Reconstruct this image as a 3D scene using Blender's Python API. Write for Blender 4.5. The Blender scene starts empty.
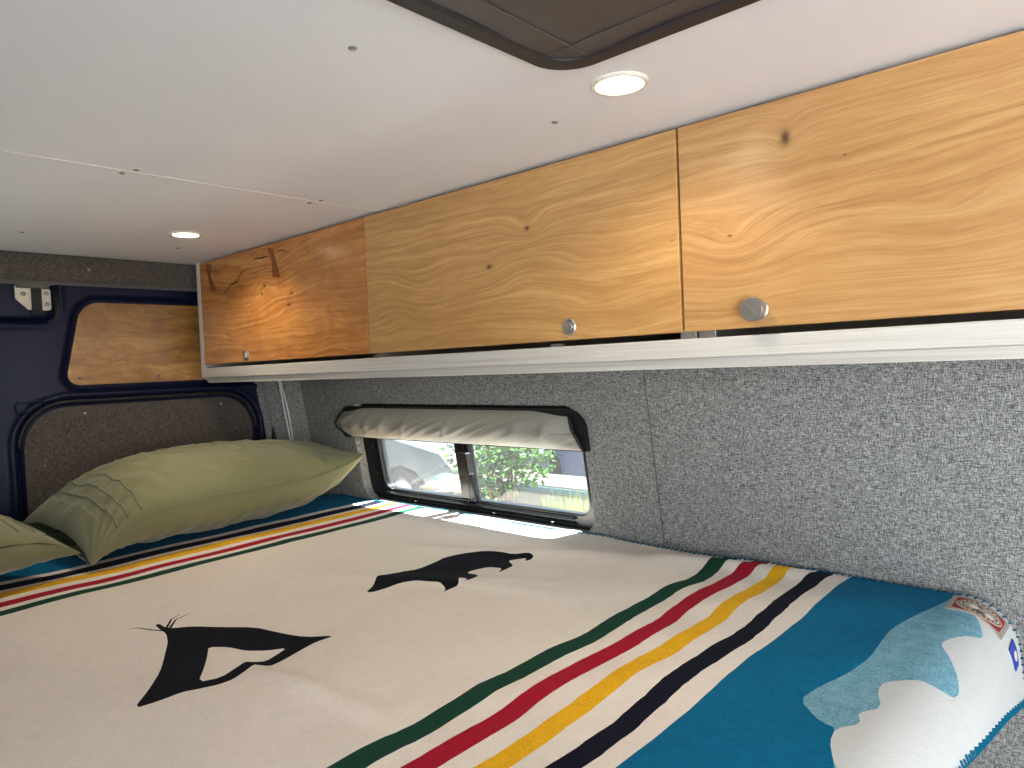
import bpy, math, random
from mathutils import Vector, Matrix, noise as mn
from mathutils.geometry import delaunay_2d_cdt
random.seed(7)
S = bpy.context.scene
COL = S.collection
PI = math.pi

# ------------------------------------------------------------------ camera
cd = bpy.data.cameras.new('camera'); cam = bpy.data.objects.new('camera', cd); COL.objects.link(cam)
cr = Vector((-0.74162, -0.66949, -0.042229)); fw = Vector((0.670706, -0.741182, -0.028312))
fw.normalize(); cr = (cr - fw * cr.dot(fw)).normalized(); up = cr.cross(fw)
m = Matrix.Identity(4)
for i in range(3):
    m[i][0] = cr[i]; m[i][1] = up[i]; m[i][2] = -fw[i]
cam.matrix_world = m
cd.sensor_width = 36; cd.lens = 706.32 / 1024 * 36; cd.clip_start = 0.01; cd.clip_end = 200
S.camera = cam

# ------------------------------------------------------------------ world, sun, exposure
w = bpy.data.worlds.new('sky'); S.world = w; w.use_nodes = True
nt = w.node_tree; nt.nodes.clear()
sky = nt.nodes.new('ShaderNodeTexSky'); sky.sky_type = 'NISHITA'
sky.sun_disc = False; sky.sun_elevation = math.radians(58); sky.sun_rotation = math.radians(180)
sky.altitude = 50; sky.air_density = 1.0; sky.dust_density = 1.5; sky.ozone_density = 1.0
bg = nt.nodes.new('ShaderNodeBackground'); bg.inputs[1].default_value = 0.16
wo = nt.nodes.new('ShaderNodeOutputWorld')
nt.links.new(sky.outputs[0], bg.inputs[0]); nt.links.new(bg.outputs[0], wo.inputs[0])

def lamp(name, kind, loc, energy, color, direction=None, **kw):
    ld = bpy.data.lights.new(name, kind); ld.energy = energy; ld.color = color
    for k, v in kw.items(): setattr(ld, k, v)
    o = bpy.data.objects.new(name, ld); COL.objects.link(o); o.location = loc
    if direction is not None: o.rotation_euler = Vector(direction).to_track_quat('-Z', 'Y').to_euler()
    return o
SUN = 66.0
lamp('sun', 'SUN', (2, -6, 8), SUN, (1.0, 0.97, 0.93), (0.12, 0.36, -1.0), angle=math.radians(0.6))
# daylight through the open sliding door (left, behind the camera) and through the cab glass
lamp('sliding_door_daylight', 'AREA', (-1.05, 0.95, -0.20), 60, (0.95, 0.97, 1.0), (0.62, -0.9, -0.12), shape='RECTANGLE', size=1.2, size_y=1.2)
lamp('cab_daylight', 'AREA', (-2.6, -0.3, -0.1), 21, (0.92, 0.96, 1.0), (1, -0.05, -0.1), shape='RECTANGLE', size=1.5, size_y=0.7)
S.view_settings.view_transform = 'Standard'; S.view_settings.look = 'None'
S.view_settings.gamma = 1.0; S.view_settings.use_curve_mapping = False
S.view_settings.exposure = 0.12

# ------------------------------------------------------------------ helpers
def lin(r, g, b):
    f = lambda c: (c / 255 / 12.92) if c <= 10 else ((c / 255 + 0.055) / 1.055) ** 2.4
    return (f(r), f(g), f(b), 1.0)

class N:
    def __init__(s, name):
        s.m = bpy.data.materials.new(name); s.m.use_nodes = True; s.t = s.m.node_tree
        s.b = s.t.nodes['Principled BSDF']; s.out = s.t.nodes['Material Output']
    def n(s, typ, **kw):
        o = s.t.nodes.new('ShaderNode' + typ)
        for k, v in kw.items(): setattr(o, k, v)
        return o
    def l(s, a, b): s.t.links.new(a, b)
    def put(s, sock, v):
        if hasattr(v, 'links'): s.l(v, sock)
        else: sock.default_value = v
    def math(s, op, a, b=0.0, c=0.0):
        o = s.n('Math', operation=op); s.put(o.inputs[0], a); s.put(o.inputs[1], b); s.put(o.inputs[2], c); return o.outputs[0]
    def xyz(s, scale=(1, 1, 1), loc=(0, 0, 0)):
        tc = s.n('TexCoord'); mp = s.n('Mapping'); mp.inputs['Scale'].default_value = scale; mp.inputs['Location'].default_value = loc
        s.l(tc.outputs['Object'], mp.inputs[0]); return mp.outputs[0]
    def noise(s, vec, scale, detail=2, rough=0.5, dist=0.0):
        o = s.n('TexNoise'); s.l(vec, o.inputs['Vector']); o.inputs['Scale'].default_value = scale
        o.inputs['Detail'].default_value = detail; o.inputs['Roughness'].default_value = rough; o.inputs['Distortion'].default_value = dist
        return o.outputs[0]
    def ramp(s, fac, stops):
        o = s.n('ValToRGB'); s.l(fac, o.inputs[0]); e = o.color_ramp.elements
        while len(e) < len(stops): e.new(0.5)
        for i, (p, c) in enumerate(stops): e[i].position = p; e[i].color = c
        return o.outputs[0]
    def mix(s, fac, a, b, mode='MIX'):
        o = s.n('MixRGB', blend_type=mode); s.put(o.inputs[0], fac); s.put(o.inputs[1], a); s.put(o.inputs[2], b); return o.outputs[0]
    def bump(s, h, strength=0.3, dist=0.001):
        o = s.n('Bump'); s.l(h, o.inputs['Height']); o.inputs['Strength'].default_value = strength; o.inputs['Distance'].default_value = dist
        s.l(o.outputs[0], s.b.inputs['Normal']); return o
    def base(s, c): s.put(s.b.inputs['Base Color'], c)
    def p(s, **kw):
        for k, v in kw.items(): s.b.inputs[k.replace('_', ' ')].default_value = v

def plain(name, rgb, rough=0.5, metal=0.0, spec=0.5, coat=0.0, var=0.06, scale=40, bump=0.0, bscale=300):
    q = N(name); c = lin(*rgb); v = q.xyz()
    f = q.noise(v, scale, 3)
    d = tuple(x * (1 - var) for x in c[:3]) + (1,); e = tuple(min(1, x * (1 + var)) for x in c[:3]) + (1,)
    q.base(q.ramp(f, [(0.3, d), (0.7, e)])); q.p(Roughness=rough, Metallic=metal)
    q.b.inputs['Specular IOR Level'].default_value = spec; q.b.inputs['Coat Weight'].default_value = coat
    if bump: q.bump(q.noise(v, bscale, 3), bump, 0.001)
    return q.m

def tweed(name, dark, mid, light, s=1.0, bump=0.5, axes='xz'):
    q = N(name); v = q.xyz()
    if axes == 'xz': a = (95, 400, 950); b = (950, 400, 95)
    else: a = (400, 95, 950); b = (400, 950, 95)
    ha = q.noise(q.xyz(tuple(c * s for c in a)), 1.0, 2, 0.6)
    hb = q.noise(q.xyz(tuple(c * s for c in b)), 1.0, 2, 0.6)
    hc = q.noise(v, 620 * s, 1, 0.5)
    sm = q.math('ADD', q.math('ADD', q.math('MULTIPLY', ha, 0.36), q.math('MULTIPLY', hb, 0.36)), q.math('MULTIPLY', hc, 0.28))
    q.base(q.ramp(sm, [(0.41, lin(*dark)), (0.5, lin(*mid)), (0.60, lin(*light))]))
    q.p(Roughness=0.95); q.b.inputs['Specular IOR Level'].default_value = 0.15
    q.b.inputs['Sheen Weight'].default_value = 0.15
    q.bump(sm, bump, 0.0015); return q.m

def wood(name, dark, mid, light, knots=(), seed=0.0, A=0.05, coat=0.6, rough=0.42, fr=1.0, axis='x', fig=0.0):
    """grain = contours of one scalar field, so that the lines bend round the knots"""
    q = N(name); tc = q.n('TexCoord'); sep = q.n('SeparateXYZ'); q.l(tc.outputs['Object'], sep.inputs[0])
    X = sep.outputs[0] if axis == 'x' else sep.outputs[1]; Z = sep.outputs[2]
    cmb = q.n('CombineXYZ'); q.l(q.math('MULTIPLY', X, 1.6), cmb.inputs[0]); q.l(q.math('MULTIPLY', Z, 5.0), cmb.inputs[1]); cmb.inputs[2].default_value = seed
    n1 = q.noise(cmb.outputs[0], 1.6, 3, 0.55, 0.4)
    F = q.math('ADD', Z, q.math('MULTIPLY', q.math('SUBTRACT', n1, 0.5), A * 4))
    core = None
    for (kx, kz, rx, rz, amp, dk) in knots:
        dx = q.math('DIVIDE', q.math('SUBTRACT', X, kx), rx); dz = q.math('DIVIDE', q.math('SUBTRACT', Z, kz), rz)
        d2 = q.math('ADD', q.math('MULTIPLY', dx, dx), q.math('MULTIPLY', dz, dz))
        g = q.math('EXPONENT', q.math('MULTIPLY', d2, -1.0))
        F = q.math('ADD', F, q.math('MULTIPLY', g, amp * 0.55))
        if dk:
            c = q.math('MULTIPLY', q.math('EXPONENT', q.math('MULTIPLY', d2, -60.0 / dk)), 1.0)
            core = c if core is None else q.math('MAXIMUM', core, c)
    c2 = q.n('CombineXYZ'); q.l(q.math('MULTIPLY', X, 2.5), c2.inputs[0]); q.l(q.math('MULTIPLY', F, 85.0 * fr), c2.inputs[1]); c2.inputs[2].default_value = seed + 3
    g1 = q.noise(c2.outputs[0], 1.0, 4, 0.62)
    c3 = q.n('CombineXYZ'); q.l(q.math('MULTIPLY', X, 12.0), c3.inputs[0]); q.l(q.math('MULTIPLY', F, 420.0 * fr), c3.inputs[1]); c3.inputs[2].default_value = seed + 9
    g2 = q.noise(c3.outputs[0], 1.0, 2, 0.6)
    g3 = q.noise(q.xyz((14, 14, 90)), 1.0, 4, 0.7)
    g = q.math('ADD', q.math('ADD', q.math('MULTIPLY', g1, 0.52), q.math('MULTIPLY', g2, 0.26)), q.math('MULTIPLY', g3, 0.22))
    col = q.ramp(g, [(0.36, lin(*dark)), (0.5, lin(*mid)), (0.64, lin(*light))])
    big = q.noise(tc.outputs['Object'], 3.2, 3, 0.5, 0.6)
    col = q.mix(q.math('MULTIPLY', q.ramp(big, [(0.35, (0, 0, 0, 1)), (0.7, (1, 1, 1, 1))]), 0.35), col, lin(*dark), 'MIX')
    if fig:
        sw = q.noise(tc.outputs['Object'], 9.0, 4, 0.5, 1.6)
        col = q.mix(q.math('MULTIPLY', q.ramp(sw, [(0.45, (0, 0, 0, 1)), (0.62, (1, 1, 1, 1))]), fig), col, lin(*dark))
    if core is not None: col = q.mix(q.math('MINIMUM', core, 0.9), col, lin(62, 34, 18))
    q.base(col); q.p(Roughness=rough); q.b.inputs['Coat Weight'].default_value = coat; q.b.inputs['Coat Roughness'].default_value = 0.22
    q.bump(g, 0.25, 0.0006); return q.m

def wool(name, rgb, var=0.16, light=None):
    q = N(name); v = q.xyz(); c = lin(*rgb)
    f = q.noise(q.xyz((1, 1, 1)), 420, 3, 0.7); f2 = q.noise(v, 60, 3, 0.6)
    s = q.math('ADD', q.math('MULTIPLY', f, 0.7), q.math('MULTIPLY', f2, 0.3))
    d = tuple(x * (1 - var) for x in c[:3]) + (1,); e = (lin(*light) if light else tuple(min(1, x * (1 + var)) for x in c[:3]) + (1,))
    q.base(q.ramp(s, [(0.36, d), (0.64, e)])); q.p(Roughness=1.0); q.b.inputs['Specular IOR Level'].default_value = 0.1
    q.b.inputs['Sheen Weight'].default_value = 0.02; q.b.inputs['Sheen Roughness'].default_value = 0.5
    q.bump(s, 0.6, 0.002); return q.m

def emit(name, rgb, strength):
    q = N(name); e = q.n('Emission'); e.inputs[0].default_value = lin(*rgb); e.inputs[1].default_value = strength
    q.l(e.outputs[0], q.out.inputs[0]); return q.m

def glass(name, dust, tint=(0.93, 0.97, 0.96)):
    q = N(name); tr = q.n('BsdfTransparent'); tr.inputs[0].default_value = (*tint, 1)
    gl = q.n('BsdfGlossy'); gl.inputs['Roughness'].default_value = 0.03
    lw = q.n('LayerWeight'); fz = q.math('ADD', 0.03, q.math('MULTIPLY', q.math('POWER', lw.outputs['Facing'], 5.0), 0.6))
    m1 = q.n('MixShader'); q.l(fz, m1.inputs[0]); q.l(tr.outputs[0], m1.inputs[1]); q.l(gl.outputs[0], m1.inputs[2])
    df = q.n('BsdfDiffuse'); df.inputs[0].default_value = (.8, .8, .8, 1); tl = q.n('BsdfTranslucent'); tl.inputs[0].default_value = (.8, .82, .85, 1)
    ds = q.n('MixShader'); ds.inputs[0].default_value = 0.6; q.l(df.outputs[0], ds.inputs[1]); q.l(tl.outputs[0], ds.inputs[2])
    v = q.xyz(); sp = q.ramp(q.noise(v, 260, 3, 0.7), [(0.56, (0, 0, 0, 1)), (0.74, (1, 1, 1, 1))])
    sm = q.ramp(q.noise(v, 7, 3, 0.5), [(0.3, (0.3, 0.3, 0.3, 1)), (0.8, (1, 1, 1, 1))])
    fac = q.math('MULTIPLY', q.math('ADD', q.math('MULTIPLY', sp, 0.6), q.math('MULTIPLY', sm, 0.55)), dust)
    m2 = q.n('MixShader'); q.l(fac, m2.inputs[0]); q.l(m1.outputs[0], m2.inputs[1]); q.l(ds.outputs[0], m2.inputs[2])
    q.l(m2.outputs[0], q.out.inputs[0]); return q.m

def inside(p, poly):
    x, y = p; c = False; n = len(poly); j = n - 1
    for i in range(n):
        xi, yi = poly[i]; xj, yj = poly[j]
        if (yi > y) != (yj > y) and x < (xj - xi) * (y - yi) / (yj - yi) + xi: c = not c
        j = i
    return c

def rrect(x0, x1, y0, y1, r, n=8):
    if not isinstance(r, (list, tuple)): r = [r] * 4        # corners: (x1,y1) (x0,y1) (x0,y0) (x1,y0)
    out = []
    for k, (cx, cy, s) in enumerate(((x1, y1, 0), (x0, y1, 90), (x0, y0, 180), (x1, y0, 270))):
        q = r[k]; ox = cx - q if cx == x1 else cx + q; oy = cy - q if cy == y1 else cy + q
        for i in range(n + 1):
            a = math.radians(s + 90 * i / n); out.append((ox + q * math.cos(a), oy + q * math.sin(a)))
    return out

def cdt(loops, extra=()):
    vs = []; ed = []
    for L in loops:
        b = len(vs); n = len(L); vs += [Vector(p) for p in L]; ed += [(b + i, b + (i + 1) % n) for i in range(n)]
    vs += [Vector(p) for p in extra]
    r = delaunay_2d_cdt(vs, ed, [], 0, 1e-6)
    return [tuple(v) for v in r[0]], [tuple(f) for f in r[2]]

class MB:
    def __init__(s): s.v = []; s.f = []; s.mi = []; s.cur = 0
    def add(s, vs, fs, mi=None):
        b = len(s.v); s.v += [Vector(p) for p in vs]
        for f in fs: s.f.append([b + i for i in f]); s.mi.append(s.cur if mi is None else mi)
        return s
    def box(s, x0, x1, y0, y1, z0, z1):
        return s.add([(x0, y0, z0), (x1, y0, z0), (x1, y1, z0), (x0, y1, z0), (x0, y0, z1), (x1, y0, z1), (x1, y1, z1), (x0, y1, z1)],
                     [(3, 2, 1, 0), (4, 5, 6, 7), (0, 1, 5, 4), (1, 2, 6, 5), (2, 3, 7, 6), (3, 0, 4, 7)])
    def plate(s, outer, holes, fn, w0, w1, extra=()):
        vs, fs = cdt([outer] + list(holes), extra)
        keep = []
        for f in fs:
            c = (sum(vs[i][0] for i in f) / 3, sum(vs[i][1] for i in f) / 3)
            if inside(c, outer) and not any(inside(c, h) for h in holes): keep.append(f)
        n = len(vs); V = [fn(u, v, w0) for u, v in vs] + [fn(u, v, w1) for u, v in vs]
        F = [tuple(f) for f in keep] + [tuple(n + i for i in reversed(f)) for f in keep]
        cnt = {}
        for f in keep:
            for i in range(3):
                e = (f[i], f[(i + 1) % 3]); cnt[e] = 1
        for (a, b) in cnt:
            if (b, a) not in cnt: F.append((b, a, n + a, n + b))
        return s.add(V, F)
    def tube(s, pts, r, seg=10, caps=True, closed=False):
        pts = [Vector(p) for p in pts]; n = len(pts); rings = []; prev = None
        for i, p in enumerate(pts):
            if closed: t = pts[(i + 1) % n] - pts[i - 1]
            else: t = pts[min(i + 1, n - 1)] - pts[max(i - 1, 0)]
            t.normalize()
            if prev is None:
                a = Vector((0, 0, 1)) if abs(t.z) < 0.9 else Vector((1, 0, 0)); nrm = t.cross(a).normalized()
            else: nrm = (prev - t * prev.dot(t)).normalized()
            prev = nrm; bn = t.cross(nrm); rr = r(i / (n - 1)) if callable(r) else r
            rings.append([p + (nrm * math.cos(2 * PI * k / seg) + bn * math.sin(2 * PI * k / seg)) * rr for k in range(seg)])
        V = [q for R in rings for q in R]; F = []
        for i in range(n if closed else n - 1):
            j = (i + 1) % n
            for k in range(seg): F.append((i * seg + k, i * seg + (k + 1) % seg, j * seg + (k + 1) % seg, j * seg + k))
        if caps and not closed: F += [tuple(reversed(range(seg))), tuple((n - 1) * seg + k for k in range(seg))]
        return s.add(V, F)
    def lathe(s, prof, M, seg=32):
        """profile of (radius, height) turned about the local Z of matrix M"""
        V = []; F = []; n = len(prof)
        for (r, h) in prof:
            for k in range(seg):
                a = 2 * PI * k / seg; V.append(M @ Vector((r * math.cos(a), r * math.sin(a), h)))
        for i in range(n - 1):
            for k in range(seg): F.append((i * seg + k, i * seg + (k + 1) % seg, (i + 1) * seg + (k + 1) % seg, (i + 1) * seg + k))
        F += [tuple(reversed(range(seg))), tuple((n - 1) * seg + k for k in range(seg))]
        return s.add(V, F)
    def grid(s, nu, nv, fn, mi=None, wrapu=False):
        V = [fn(i / (nu - (0 if wrapu else 1)), j / (nv - 1)) for i in range(nu) for j in range(nv)]; F = []
        for i in range(nu if wrapu else nu - 1):
            a = i; b = (i + 1) % nu
            for j in range(nv - 1): F.append((a * nv + j, b * nv + j, b * nv + j + 1, a * nv + j + 1))
        return s.add(V, F, mi)
    def build(s, name, mat, parent=None, smooth=False, bevel=0.0, seg=2, sub=0, auto=None):
        off = parent.matrix_basis.translation.copy() if parent is not None and parent.parent is None else Vector((0, 0, 0))
        if parent is not None and parent.parent is not None:
            q = parent; off = Vector((0, 0, 0))
            while q is not None: off += q.location; q = q.parent
        origin = Vector((0, 0, 0))
        if parent is None and s.v:
            xs = [v.x for v in s.v]; ys = [v.y for v in s.v]; zs = [v.z for v in s.v]
            origin = Vector(((min(xs) + max(xs)) / 2, (min(ys) + max(ys)) / 2, min(zs)))
            off = origin
        me = bpy.data.meshes.new(name); me.from_pydata([tuple(v - off) for v in s.v], [], s.f)
        mats = mat if isinstance(mat, (list, tuple)) else [mat]
        for q in mats: me.materials.append(q)
        if len(mats) > 1: me.polygons.foreach_set('material_index', s.mi)
        me.validate(); me.update()
        o = bpy.data.objects.new(name, me); COL.objects.link(o); o.location = origin
        if parent is not None: o.parent = parent
        if smooth: me.polygons.foreach_set('use_smooth', [True] * len(me.polygons))
        if bevel:
            b = o.modifiers.new('bevel', 'BEVEL'); b.width = bevel; b.segments = seg; b.limit_method = 'ANGLE'; b.angle_limit = math.radians(40)
            b.harden_normals = False
        if sub: mo = o.modifiers.new('sub', 'SUBSURF'); mo.levels = sub; mo.render_levels = sub
        if auto:
            me.polygons.foreach_set('use_smooth', [True] * len(me.polygons))
            for e in me.edges: pass
            try: me.set_sharp_from_angle(angle=math.radians(auto))
            except Exception: pass
        return o

def tag(o, label=None, cat=None, group=None, kind=None):
    if label: o['label'] = label
    if cat: o['category'] = cat
    if group: o['group'] = group
    if kind: o['kind'] = kind
    return o
def thing(name, loc, label, cat, group=None):
    o = bpy.data.objects.new(name, None); COL.objects.link(o); o.location = loc; o.empty_display_size = 0.05
    return tag(o, label, cat, group)
def struct(o): o['kind'] = 'structure'; return o
def basis(origin, z):
    z = Vector(z).normalized(); x = z.orthogonal().normalized(); y = z.cross(x)
    M = Matrix.Identity(4)
    for i in range(3): M[i][0] = x[i]; M[i][1] = y[i]; M[i][2] = z[i]; M[i][3] = origin[i]
    return M
def nz(x, y, z=0.0, f=1.0): return mn.noise(Vector((x * f, y * f, z)))
def sstep(a, b, x):
    t = max(0.0, min(1.0, (x - a) / (b - a))); return t * t * (3 - 2 * t)

# ------------------------------------------------------------------ materials
M_ceil = plain('ceiling_laminate', (229, 230, 234), 0.42, spec=0.4, var=0.02, scale=6, bump=0.05, bscale=500)
M_wall = tweed('grey_tweed', (66, 68, 69), (120, 122, 121), (176, 178, 175))
M_tweed_dk = tweed('brown_grey_tweed', (49, 44, 41), (79, 72, 67), (112, 105, 97), axes='yz')
M_navy = plain('navy_van_paint', (9, 17, 44), 0.45, spec=0.25, coat=0.0, var=0.1, scale=5)
M_white_wood = None
q = N('white_woodgrain_laminate')
g = q.noise(q.xyz((3, 160, 420)), 1.0, 3, 0.6); q.base(q.ramp(g, [(0.3, lin(171, 167, 160)), (0.5, lin(184, 182, 176)), (0.75, lin(197, 195, 189))]))
q.p(Roughness=0.45); q.bump(g, 0.15, 0.0005); M_white_wood = q.m
D, Mi, L = (152, 110, 60), (175, 133, 79), (200, 161, 105)
M_wood1 = wood('honey_wood_cracked_door', (137, 82, 34), (180, 122, 60), (202, 153, 92), seed=1.3, A=0.016, fr=1.2, fig=0.3, knots=[
    (-0.40, 0.25, .12, .06, .06, 0), (-0.37, 0.195, .04, .04, -.05, .8), (-0.355, 0.175, .04, .03, .03, .8), (-0.50, 0.163, .05, .03, .03, .8), (-0.485, 0.135, .06, .03, -.03, .8), (-0.22, 0.20, .2, .10, .08, 0), (-0.30, 0.132, .05, .02, .02, .4), (-.636, .229, .03, .012, .012, .5), (-.21, .065, .03, .012, .012, .5), (-.43, .04, .03, .012, .012, .5)])
M_wood2 = wood('honey_wood_knotted_door', D, Mi, L, seed=5.1, A=0.013, fr=1.35, knots=[
    (-0.468, 0.200, .045, .032, .05, 1.0), (-0.46, 0.13, .13, .05, -.06, 0), (-0.373, 0.144, .07, .04, .04, .6), (-0.168, 0.131, .09, .04, .06, 0), (-0.10, 0.10, .08, .05, -.05, 0), (-0.60, 0.131, .10, .018, .035, 0), (-0.62, 0.03, .13, .05, .05, 0), (-.749, .137, .02, .01, .01, .4)])
M_wood3 = wood('honey_wood_plain_door', (148, 106, 60), (172, 130, 79), (187, 152, 101), seed=8.7, A=0.014, fr=1.3, knots=[
    (-0.156, 0.246, .022, .034, .025, 5.0), (-0.083, 0.106, .09, .06, .07, 0), (-0.075, 0.13, .03, .012, .01, .8), (-0.229, 0.207, .02, .01, .01, .5), (-0.34, 0.10, .14, .05, .05, 0), (-0.50, 0.18, .18, .07, -.06, 0)])
M_panel = wood('figured_wood_panel', (120, 79, 32), (157, 112, 56), (183, 140, 80), seed=12, A=0.06, fr=0.3, axis='y', fig=0.6, rough=0.4)
M_key = plain('dark_walnut_inlay', (122, 66, 30), 0.4, coat=0.4, var=0.3, scale=120)
M_crack = plain('dark_crack_filler', (26, 18, 14), 0.35, coat=0.5)
M_black = plain('black_plastic', (16, 17, 19), 0.38, spec=0.5)
M_rubber = plain('black_rubber', (12, 12, 14), 0.6)
M_blackmetal = plain('black_anodised_metal', (20, 22, 26), 0.28, metal=0.3)
M_chrome = plain('brushed_nickel', (172, 169, 165), 0.36, metal=0.9)
M_steel = plain('zinc_steel', (176, 174, 170), 0.35, metal=0.9)
M_cream_metal = plain('cream_hinge_paint', (214, 204, 182), 0.45)
M_screw = plain('dull_screw_steel', (150, 148, 144), 0.35, metal=0.9)
M_cable = plain('white_cable', (206, 208, 208), 0.45)
M_sage = N('sage_cotton'); q = M_sage
f = q.noise(q.xyz((1, 1, 1)), 900, 2); f2 = q.noise(q.xyz(), 5, 3)
q.base(q.ramp(q.math('ADD', q.math('MULTIPLY', f, .5), q.math('MULTIPLY', f2, .5)), [(0.3, lin(100, 100, 66)), (0.7, lin(124, 123, 84))]))
q.p(Roughness=0.75); q.b.inputs['Sheen Weight'].default_value = 0.25; q.bump(f, 0.15, 0.0005); M_sage = q.m
M_cream = wool('cream_wool', (226, 217, 206), 0.07)
M_green = wool('green_wool', (20, 62, 46)); M_red = wool('red_wool', (158, 20, 42)); M_yellow = wool('yellow_wool', (226, 172, 30))
M_navyw = wool('navy_wool', (14, 16, 32)); M_teal = wool('teal_wool', (0, 100, 138), 0.2); M_black_w = wool('black_wool', (8, 11, 20))
M_lblue = wool('heather_blue_wool', (84, 150, 176), 0.25, (142, 186, 200)); M_white_w = wool('white_wool', (200, 203, 202), 0.05)
M_stitch = wool('teal_yarn', (10, 88, 116), 0.15)
M_mattress = plain('mattress_ticking', (188, 184, 176), 0.9)
M_shade = N('honeycomb_shade_fabric'); q = M_shade
st = q.n('TexWave', wave_type='BANDS', bands_direction='X'); q.l(q.xyz(), st.inputs[0]); st.inputs['Scale'].default_value = 75; st.inputs['Distortion'].default_value = 0.3
st2 = q.noise(q.xyz((1, 1, 1)), 500, 1)
q.base(q.ramp(q.math('ADD', q.math('MULTIPLY', st.outputs[1], .75), q.math('MULTIPLY', st2, .25)), [(0.1, lin(140, 138, 131)), (0.8, lin(154, 152, 144))]))
q.p(Roughness=0.7); M_shade = q.m
M_lamp = emit('warm_led_diffuser', (255, 236, 205), 14.0)
M_bezel = plain('white_lamp_bezel', (226, 220, 208), 0.25, coat=0.4)
M_mesh = plain('dark_blackout_blind', (70, 64, 62), 0.5, spec=0.4, coat=0.0, var=0.2, scale=14, bump=0.1)
M_glassL = glass('dusty_window_glass', 0.07); M_glassR = glass('clear_window_glass', 0.05)
M_floor = plain('grey_vinyl_floor', (120, 112, 104), 0.5)
M_inner = plain('cabinet_interior', (150, 140, 126), 0.6)

# ------------------------------------------------------------------ room shell
CZ = 0.34; YB = -1.32; K = 0.16; ZB = -0.40
def wy(z): return YB + K * (z - ZB)                      # the side wall leans inwards going up
def wallp(x, z, d):                                      # d: depth outwards from the fabric face
    return Vector((x, wy(z) - d, z))
SEAM = 1.231
m_ = MB(); m_.box(-2.8, SEAM - 0.0015, -1.35, 0.62, CZ, CZ + 0.02)
# hole for the roof vent is covered by its blind; ceiling panels butt at the seam
ceil = struct(m_.build('ceiling', M_ceil))
m_ = MB(); m_.box(SEAM + 0.0015, 2.5, -1.35, 0.62, CZ, CZ + 0.02); ceil2 = struct(m_.build('ceiling', M_ceil))
m_ = MB(); m_.box(SEAM - 0.002, SEAM + 0.002, -1.3, 0.6, CZ - 0.0008, CZ + 0.001); struct(m_.build('trim_1', plain('white_seam_strip', (214, 211, 206), 0.35)))
m_ = MB(); m_.box(-2.8, 2.6, -1.5, 0.7, -1.27, -1.25); struct(m_.build('floor', M_floor))

# side wall: two upholstered panels with the window opening in the rear one
WIN = rrect(0.952, 1.832, -0.402, -0.10, 0.045, 8)
WS = 0.775
m_ = MB(); m_.plate([(WS + 0.0016, -1.25), (2.30, -1.25), (2.30, 0.34), (WS + 0.0016, 0.34)], [WIN], wallp, 0.0, 0.028)
struct(m_.build('wall_right', M_wall, bevel=0.0))
m_ = MB(); m_.plate([(-2.8, -1.25), (WS - 0.0016, -1.25), (WS - 0.0016, 0.34), (-2.8, 0.34)], [], wallp, 0.0, 0.028)
struct(m_.build('wall_right', M_wall))
m_ = MB(); m_.plate([(-2.8, -1.25), (2.3, -1.25), (2.3, 0.34), (-2.8, 0.34)], [rrect(0.93, 1.86, -0.43, -0.07, 0.06)], wallp, 0.06, 0.075)
struct(m_.build('wall_right', M_navy))
m_ = MB(); m_.plate([(-0.35, -1.25), (2.3, -1.25), (2.3, 0.34), (-0.35, 0.34)], [rrect(1.25, 2.05, -0.36, -0.06, 0.05)], lambda u, v, w_: Vector((u, 0.56 + w_, v)), 0.0, 0.04); struct(m_.build('wall_left', M_wall))
w2 = bpy.data.objects.new('added_window_2', None); COL.objects.link(w2); w2.location = (1.65, 0.58, -0.36); struct(w2)  # unseen window and its wall opening, added to let ground bounce reach the ceiling
m_ = MB(); m_.plate(rrect(1.24, 2.06, -0.37, -0.05, 0.055), [rrect(1.275, 2.025, -0.335, -0.085, 0.04)], lambda u, v, w_: Vector((u, 0.575 + w_, v)), 0.0, 0.02); m_.build('window_frame', M_blackmetal, w2, bevel=0.003)
m_ = MB(); m_.box(-2.8, -1.75, 0.56, 0.60, -1.25, 0.34); struct(m_.build('wall_left', M_wall))

# ------------------------------------------------------------------ window
win = bpy.data.objects.new('window_1', None); COL.objects.link(win); win.location = (1.39, wy(-0.4) - 0.04, -0.4); struct(win)
FO = rrect(0.935, 1.85, -0.425, -0.085, 0.06, 10); FI = rrect(0.985, 1.762, -0.366, -0.12, 0.03, 8)
m_ = MB(); m_.plate(FO, [FI], wallp, 0.030, 0.062); m_.build('window_frame', M_blackmetal, win, bevel=0.004)
m_ = MB()                                                 # sliding tracks on the sill of the frame
for z0, d in ((-0.378, 0.024), (-0.390, 0.027)):
    m_.tube([wallp(1.03, z0, d), wallp(1.76, z0, d)], 0.0035, 8)
m_.build('track', M_blackmetal, win)
m_ = MB()
for a, b, d0, d1 in ((1.362, 1.382, 0.024, 0.05), (1.392, 1.424, 0.034, 0.06)):
    m_.plate([(a, -0.372), (b, -0.372), (b, -0.11), (a, -0.11)], [], wallp, d0, d1)
m_.build('divider', M_blackmetal, win, bevel=0.003)
m_ = MB(); m_.plate(rrect(1.352, 1.392, -0.292, -0.232, 0.004, 3), [], wallp, 0.006, 0.024); m_.build('latch', M_black, win, bevel=0.002)
for k, z in enumerate((-0.232, -0.318)):
    m_ = MB(); m_.tube([wallp(1.79, z, 0.022), wallp(1.79, z, 0.034)], 0.006, 12); m_.build('frame_clip', M_black, win)
for k, x in enumerate((1.62, 1.30, 1.10)):
    m_ = MB(); m_.tube([wallp(x, -0.392, 0.024), wallp(x, -0.392, 0.034)], 0.004, 12); m_.build('screw', M_screw, win)
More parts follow.
